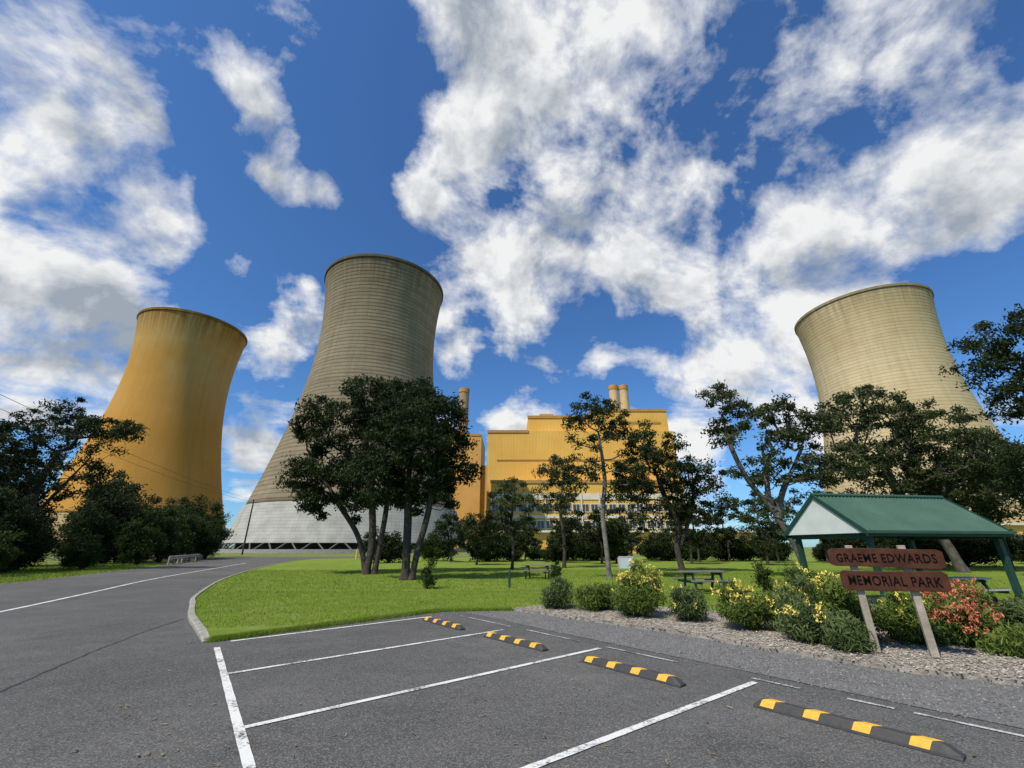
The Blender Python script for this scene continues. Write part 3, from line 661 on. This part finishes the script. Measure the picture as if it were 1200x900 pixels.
s2=shrub((-9,52,.05),3.0,2.2,2.8,91,'green leafy shrub at the back of the lawn',n=64,nl=130,rc=.72,lf=(.15,.055),mat=L_BUSH,group='shrubs at the back of the lawn')
rr=np.random.default_rng(3)
copies(s1,[(x+rr.uniform(-1,1),52+rr.uniform(-4,4),rr.uniform(.5,1.2),rr.uniform(0,6)) for x in np.arange(-2,72,3.1)])
copies(s2,[(x+rr.uniform(-1,1),56+rr.uniform(-4,4),rr.uniform(.5,1.2),rr.uniform(0,6)) for x in np.arange(-3,72,3.3)])
copies(s1,[(30+rr.uniform(0,3),36,.9,1),(38,38,1.1,2),(44,36,1.2,3),(34,40,1,4),(42,30,1.1,.3),(50,42,1.3,.8)])
gr='dense bushes along the road'
b1_=shrub((-40.5,45,-.03),4.6,3.4,8.4,95,'tall dense dark green bush beside the road',n=120,nl=160,rc=1.1,lf=(.18,.065),mat=L_DARK,group=gr)
b2_=shrub((-41.5,56,-.03),3.8,3,6.4,96,'rounded dense green bush beside the road',n=90,nl=150,rc=.95,lf=(.17,.062),mat=L_BUSH,group=gr)
copies(b1_,[(-47,52,1.05,1),(-36.5,39,.58,2),(-36,33,.6,3),(-48,62,.95,4),(-56,58,1.1,5),(-31.8,28.5,.5,.6),(-44,38,.95,2.5),(-52,70,1.1,.4),(-38,30,.8,1.2),(-42,49,.9,5.5)])
copies(b2_,[(-38,49,.8,1),(-31.5,33.5,.5,2),(-47,66,1.0,3),(-52,74,1.1,4),(-30,25,.5,5),(-60,82,1.3,1.5),(-35,42.5,.6,.5),(-42,62,.85,2.2),(-29,22,.35,1)])
# ------------------------------------------------------------ timber park sign
M_SIGN=simple('red_brown_timber',(.048,.019,.011),(.095,.038,.022),6,.7,.3,6,spec=.12)
M_LET=simple('dark_brown_paint',(.004,.003,.0025),(.008,.006,.005),10,.8,0,spec=.05)
M_POST=simple('weathered_timber',(.24,.20,.15),(.42,.36,.28),4,.85,.4,7)
sa=math.atan2(-.49,.87)
sg=empty('park_sign',(5.77,7.14,BZ),sa); top(sg,'routed red-brown timber name sign on two posts in mulch','sign')
for sx in (-.33,.33):
    mesh('post',[box((sx,.05,.76),(.095,.095,1.5))],M_POST,sg,bev=.008)
def board(x0,x1,z0,z1,wave):
    n=40; top_=[];bot=[]
    for i in range(n+1):
        t=i/n; x=x0+(x1-x0)*t
        e_=min(t,1-t); tap=1 if e_>.045 else .78+.22*(e_/.045)
        if e_<.012: tap=.74
        zm=(z0+z1)/2; hh=(z1-z0)/2*tap
        top_.append((x,zm+hh+wave*math.sin(t*5)*.010)); bot.append((x,zm-hh+wave*math.sin(t*4+1)*.010))
    out=top_+bot[::-1]; m=len(out)
    V=[(x,-.045,z) for x,z in out]+[(x,.0,z) for x,z in out]
    F=[tuple(range(m))[::-1],tuple(range(m,2*m))]+[(i,(i+1)%m,(i+1)%m+m,i+m) for i in range(m)]
    return np.array(V),F
def text(s,cx,cz,wid,hei,y,parent,mat,depth=.005,off=.004):
    cu=bpy.data.curves.new('lettering','FONT'); cu.body=s; cu.size=1; cu.extrude=depth; cu.offset=off; cu.align_x='CENTER'; cu.resolution_u=3; cu.space_character=1.08
    t=bpy.data.objects.new('lettering',cu); COL.objects.link(t)
    bpy.context.view_layer.update()
    me=bpy.data.meshes.new_from_object(t.evaluated_get(bpy.context.evaluated_depsgraph_get()))
    bpy.data.objects.remove(t)
    co=np.zeros(len(me.vertices)*3); me.vertices.foreach_get('co',co); co=co.reshape(-1,3)
    mn,mx=co.min(0),co.max(0); c=(mn+mx)/2
    N=np.stack([(co[:,0]-c[0])*wid/(mx[0]-mn[0])+cx,y-co[:,2],(co[:,1]-c[1])*hei/(mx[1]-mn[1])+cz],1)
    me.vertices.foreach_set('co',N.ravel()); me.materials.clear(); me.materials.append(mat); me.update()
    o=bpy.data.objects.new('lettering',me); return link(o,parent)
ub=mesh('board',[board(-.64,.77,1.19,1.46,1)],M_SIGN,sg,bev=.006)
lb_=mesh('board',[board(-.55,.74,.86,1.14,-1)],M_SIGN,sg,bev=.006)
text('GRAEME EDWARDS',.07,1.325,1.22,.125,-.047,ub,M_LET)
text('MEMORIAL PARK',.10,1.0,1.11,.135,-.047,lb_,M_LET)
# ------------------------------------------------------------ picnic shelter
M_ROOF=simple('green_roof_steel',(.026,.075,.048),(.042,.105,.07),1.5,.5,.05,4)
M_DG=simple('dark_green_steel',(.012,.045,.032),(.02,.06,.045),3,.5,.05)
M_GAB=simple('pale_gable_panel',(.50,.54,.50),(.62,.65,.60),2,.7,.05)
sh=empty('picnic_shelter',(11.15,13.1,.055),.16); top(sh,'open picnic shelter with green corrugated gable roof','shelter')
HX=2.3; HY=1.36; ZE=1.87; ZR=2.91
def corr(side):
    nx=int(2*HX/.125*6); V=[];F=[]
    for j,(yy,zz) in enumerate(((0,ZR),(side*HY,ZE))):
        for i in range(nx+1):
            x=-HX+2*HX*i/nx; dz=.022*math.sin(2*math.pi*(x/.125))
            V.append((x,yy,zz+dz))
    for i in range(nx): F.append((i,i+1,nx+1+i+1,nx+1+i) if side>0 else (i,nx+1+i,nx+2+i,i+1))
    return np.array(V),F
for s_ in (-1,1):
    o=mesh('roof_sheet',[corr(s_)],M_ROOF,sh); md=o.modifiers.new('t','SOLIDIFY'); md.thickness=.01
mesh('ridge_cap',[tube([(-HX-.02,0,ZR+.02),(HX+.02,0,ZR+.02)],.06,8)],M_ROOF,sh)
for s_ in (-1,1):
    x=s_*(HX-.03)
    V=np.array([(x-.015,-HY,ZE-.03),(x-.015,HY,ZE-.03),(x-.015,0,ZR-.03),(x+.015,-HY,ZE-.03),(x+.015,HY,ZE-.03),(x+.015,0,ZR-.03)])
    mesh('gable',[(V,[(0,2,1),(3,4,5),(0,1,4,3),(1,2,5,4),(2,0,3,5)])],M_GAB,sh)
    sl_=math.atan2(ZR-ZE,HY); L=math.hypot(HY,ZR-ZE)
    for t_ in (-1,1):
        mesh('bargeboard',[box((s_*(HX+.012),t_*HY/2,(ZE+ZR)/2-.01),(.03,L+.05,.10),rx=-t_*sl_)],M_DG,sh)
    mesh('fascia',[box((0,s_*(HY+.02),ZE-.05),(2*HX+.04,.03,.13))],M_DG,sh)
    mesh('tie_beam',[box((s_*(HX-.2),0,ZE-.1),(.08,2*HY-.1,.12))],M_DG,sh)
    mesh('gutter',[box((0,s_*(HY+.07),ZE-.01),(2*HX+.04,.08,.07))],M_ROOF,sh)
for xx in (-1,1):
    for yy in (-1,1):
        mesh('post',[box((xx*(HX-.24),yy*(HY-.2),ZE/2-.05),(.13,.13,ZE))],M_DG,sh,bev=.008)
mesh('slab',[box((0,0,.0),(2*HX,2*HY,.06))],M_CONC,sh)
def table(loc,rz,mat,label,s=1):
    e=empty('picnic_table',loc,rz); top(e,label,'picnic table','picnic tables in the park'); e.scale=(s,s,s)
    mesh('table_top',[box((0,-.3+i*.15,.74),(1.8,.135,.045)) for i in range(5)],mat,e,bev=.005)
    for q in (-1,1):
        mesh('seat',[box((0,q*.68,.44),(1.8,.13,.045)),box((0,q*.82,.44),(1.8,.13,.045))],mat,e,bev=.005)
        mesh('leg_frame',[box((q*.6,0,.66),(.07,.7,.09)),box((q*.6,0,.38),(.07,1.7,.09)),box((q*.6+.001,-.36,.35),(.06,.09,.8),rx=R(-20)),box((q*.6+.001,.36,.35),(.06,.09,.8),rx=R(20))],M_DG if mat is not M_POST else M_POST,e)
    return e
M_WHT=simple('pale_table_slats',(.42,.41,.38),(.55,.54,.50),4,.7,.1)
M_WD=simple('grey_timber',(.12,.10,.08),(.22,.195,.16),4,.85,.4,7)
table((6.9,16.6,.055),.15,M_WD,'weathered timber picnic table on the lawn',.9)
table((1.3,23.5,.055),-.3,M_WD,'weathered timber picnic table on the lawn',.85)
table((12.8,13.2,.09),0.2,M_WHT,'pale slatted picnic table under the green shelter',.85)
ib=empty('information_board',(5.15,20.5,.055),-.1); top(ib,'small pale blue information board on two posts','information board')
for q in (-1,1): mesh('post',[box((q*.34,0,.5),(.06,.06,1.1))],M_POST,ib)
M_PANEL=paint('panel_print',(.45,.52,.52),(.14,.27,.36),.45)
mesh('panel',[box((0,-.05,.85),(.56,.03,.42))],M_PANEL,ib); mesh('frame',[box((0,-.05,1.08),(.62,.05,.045)),box((0,-.05,.62),(.62,.05,.045)),box((-.3,-.051,.85),(.045,.05,.5)),box((.3,-.051,.85),(.045,.05,.5))],M_WHT,ib)
tp_=empty('water_tap',(-.1,18.4,.055)); top(tp_,'small dark water tap stand on the lawn','water tap')
mesh('post',[box((0,0,.3),(.09,.09,.6))],M_DG,tp_,bev=.01); mesh('spout',[tube([(0,-.04,.5),(0,-.13,.52),(0,-.17,.44)],.015,8)],M_DG,tp_)
M_GALV=simple('galvanised_steel',(.30,.31,.31),(.45,.45,.45),3,.45,.05,metal=.6)
gr_=empty('guard_rail',(-32.5,43,0)); top(gr_,'grey galvanised guard rail beside the road','guard rail')
gp=[(i*-.45*2,i*.9*2,0) for i in range(9)]
for x,y,_ in gp: mesh('post',[box((x,y,.35),(.12,.15,.75))],M_POST,gr_)
for z in (.52,.68): mesh('beam',[tube([(gp[0][0],gp[0][1],z),(gp[-1][0],gp[-1][1],z)],.085,6)],M_GALV,gr_)
M_YP=simple('yellow_paint',(.65,.42,.03),(.75,.5,.05),5,.6,.1)
for i in range(5):
    o=mesh('bollard',[tube([(0,0,0),(0,0,1.0),(0,0,1.08)],[.12,.12,.05],10)],M_YP,None,(-21.5+i*1.6,62.5+i*.5,.05)); top(o,'yellow steel bollard beside the gate road','bollard','yellow bollards by the road')
M_WIRE=simple('black_cable',(.01,.01,.01),(.02,.02,.02),3,.6,0)
poles=[(-58,97,11.5),(-25.5,-6,13.5)]
for x,y,h in poles:
    e=empty('utility_pole',(x,y,0)); top(e,'timber utility pole with crossarm beside the road','utility pole','utility poles along the road')
    mesh('pole',[tube([(0,0,0),(0,0,h)],[.19,.13],10)],M_BARK,e); mesh('crossarm',[box((0,0,h-.6),(2.4,.12,.14),rz=.35)],M_BARK,e)
    for q in (-1,0,1): mesh('insulator',[tube([(q*1.05*math.cos(.35),q*1.05*math.sin(.35),h-.5),(q*1.05*math.cos(.35),q*1.05*math.sin(.35),h-.3)],.06,8)],M_WHT,e)
for q in (-1,1):
    a=np.array([poles[0][0]+q,poles[0][1]+q*.3,poles[0][2]-.3]); b=np.array([poles[1][0]+q,poles[1][1]+q*.3,poles[1][2]-.3])
    P=[a+(b-a)*t+np.array([0,0,-1.6*4*t*(1-t)]) for t in np.linspace(0,1,40)]
    o=mesh('power_cable',[tube(P,.016,5)],M_WIRE); top(o,'thin black overhead power cable between poles','power cable','overhead cables')
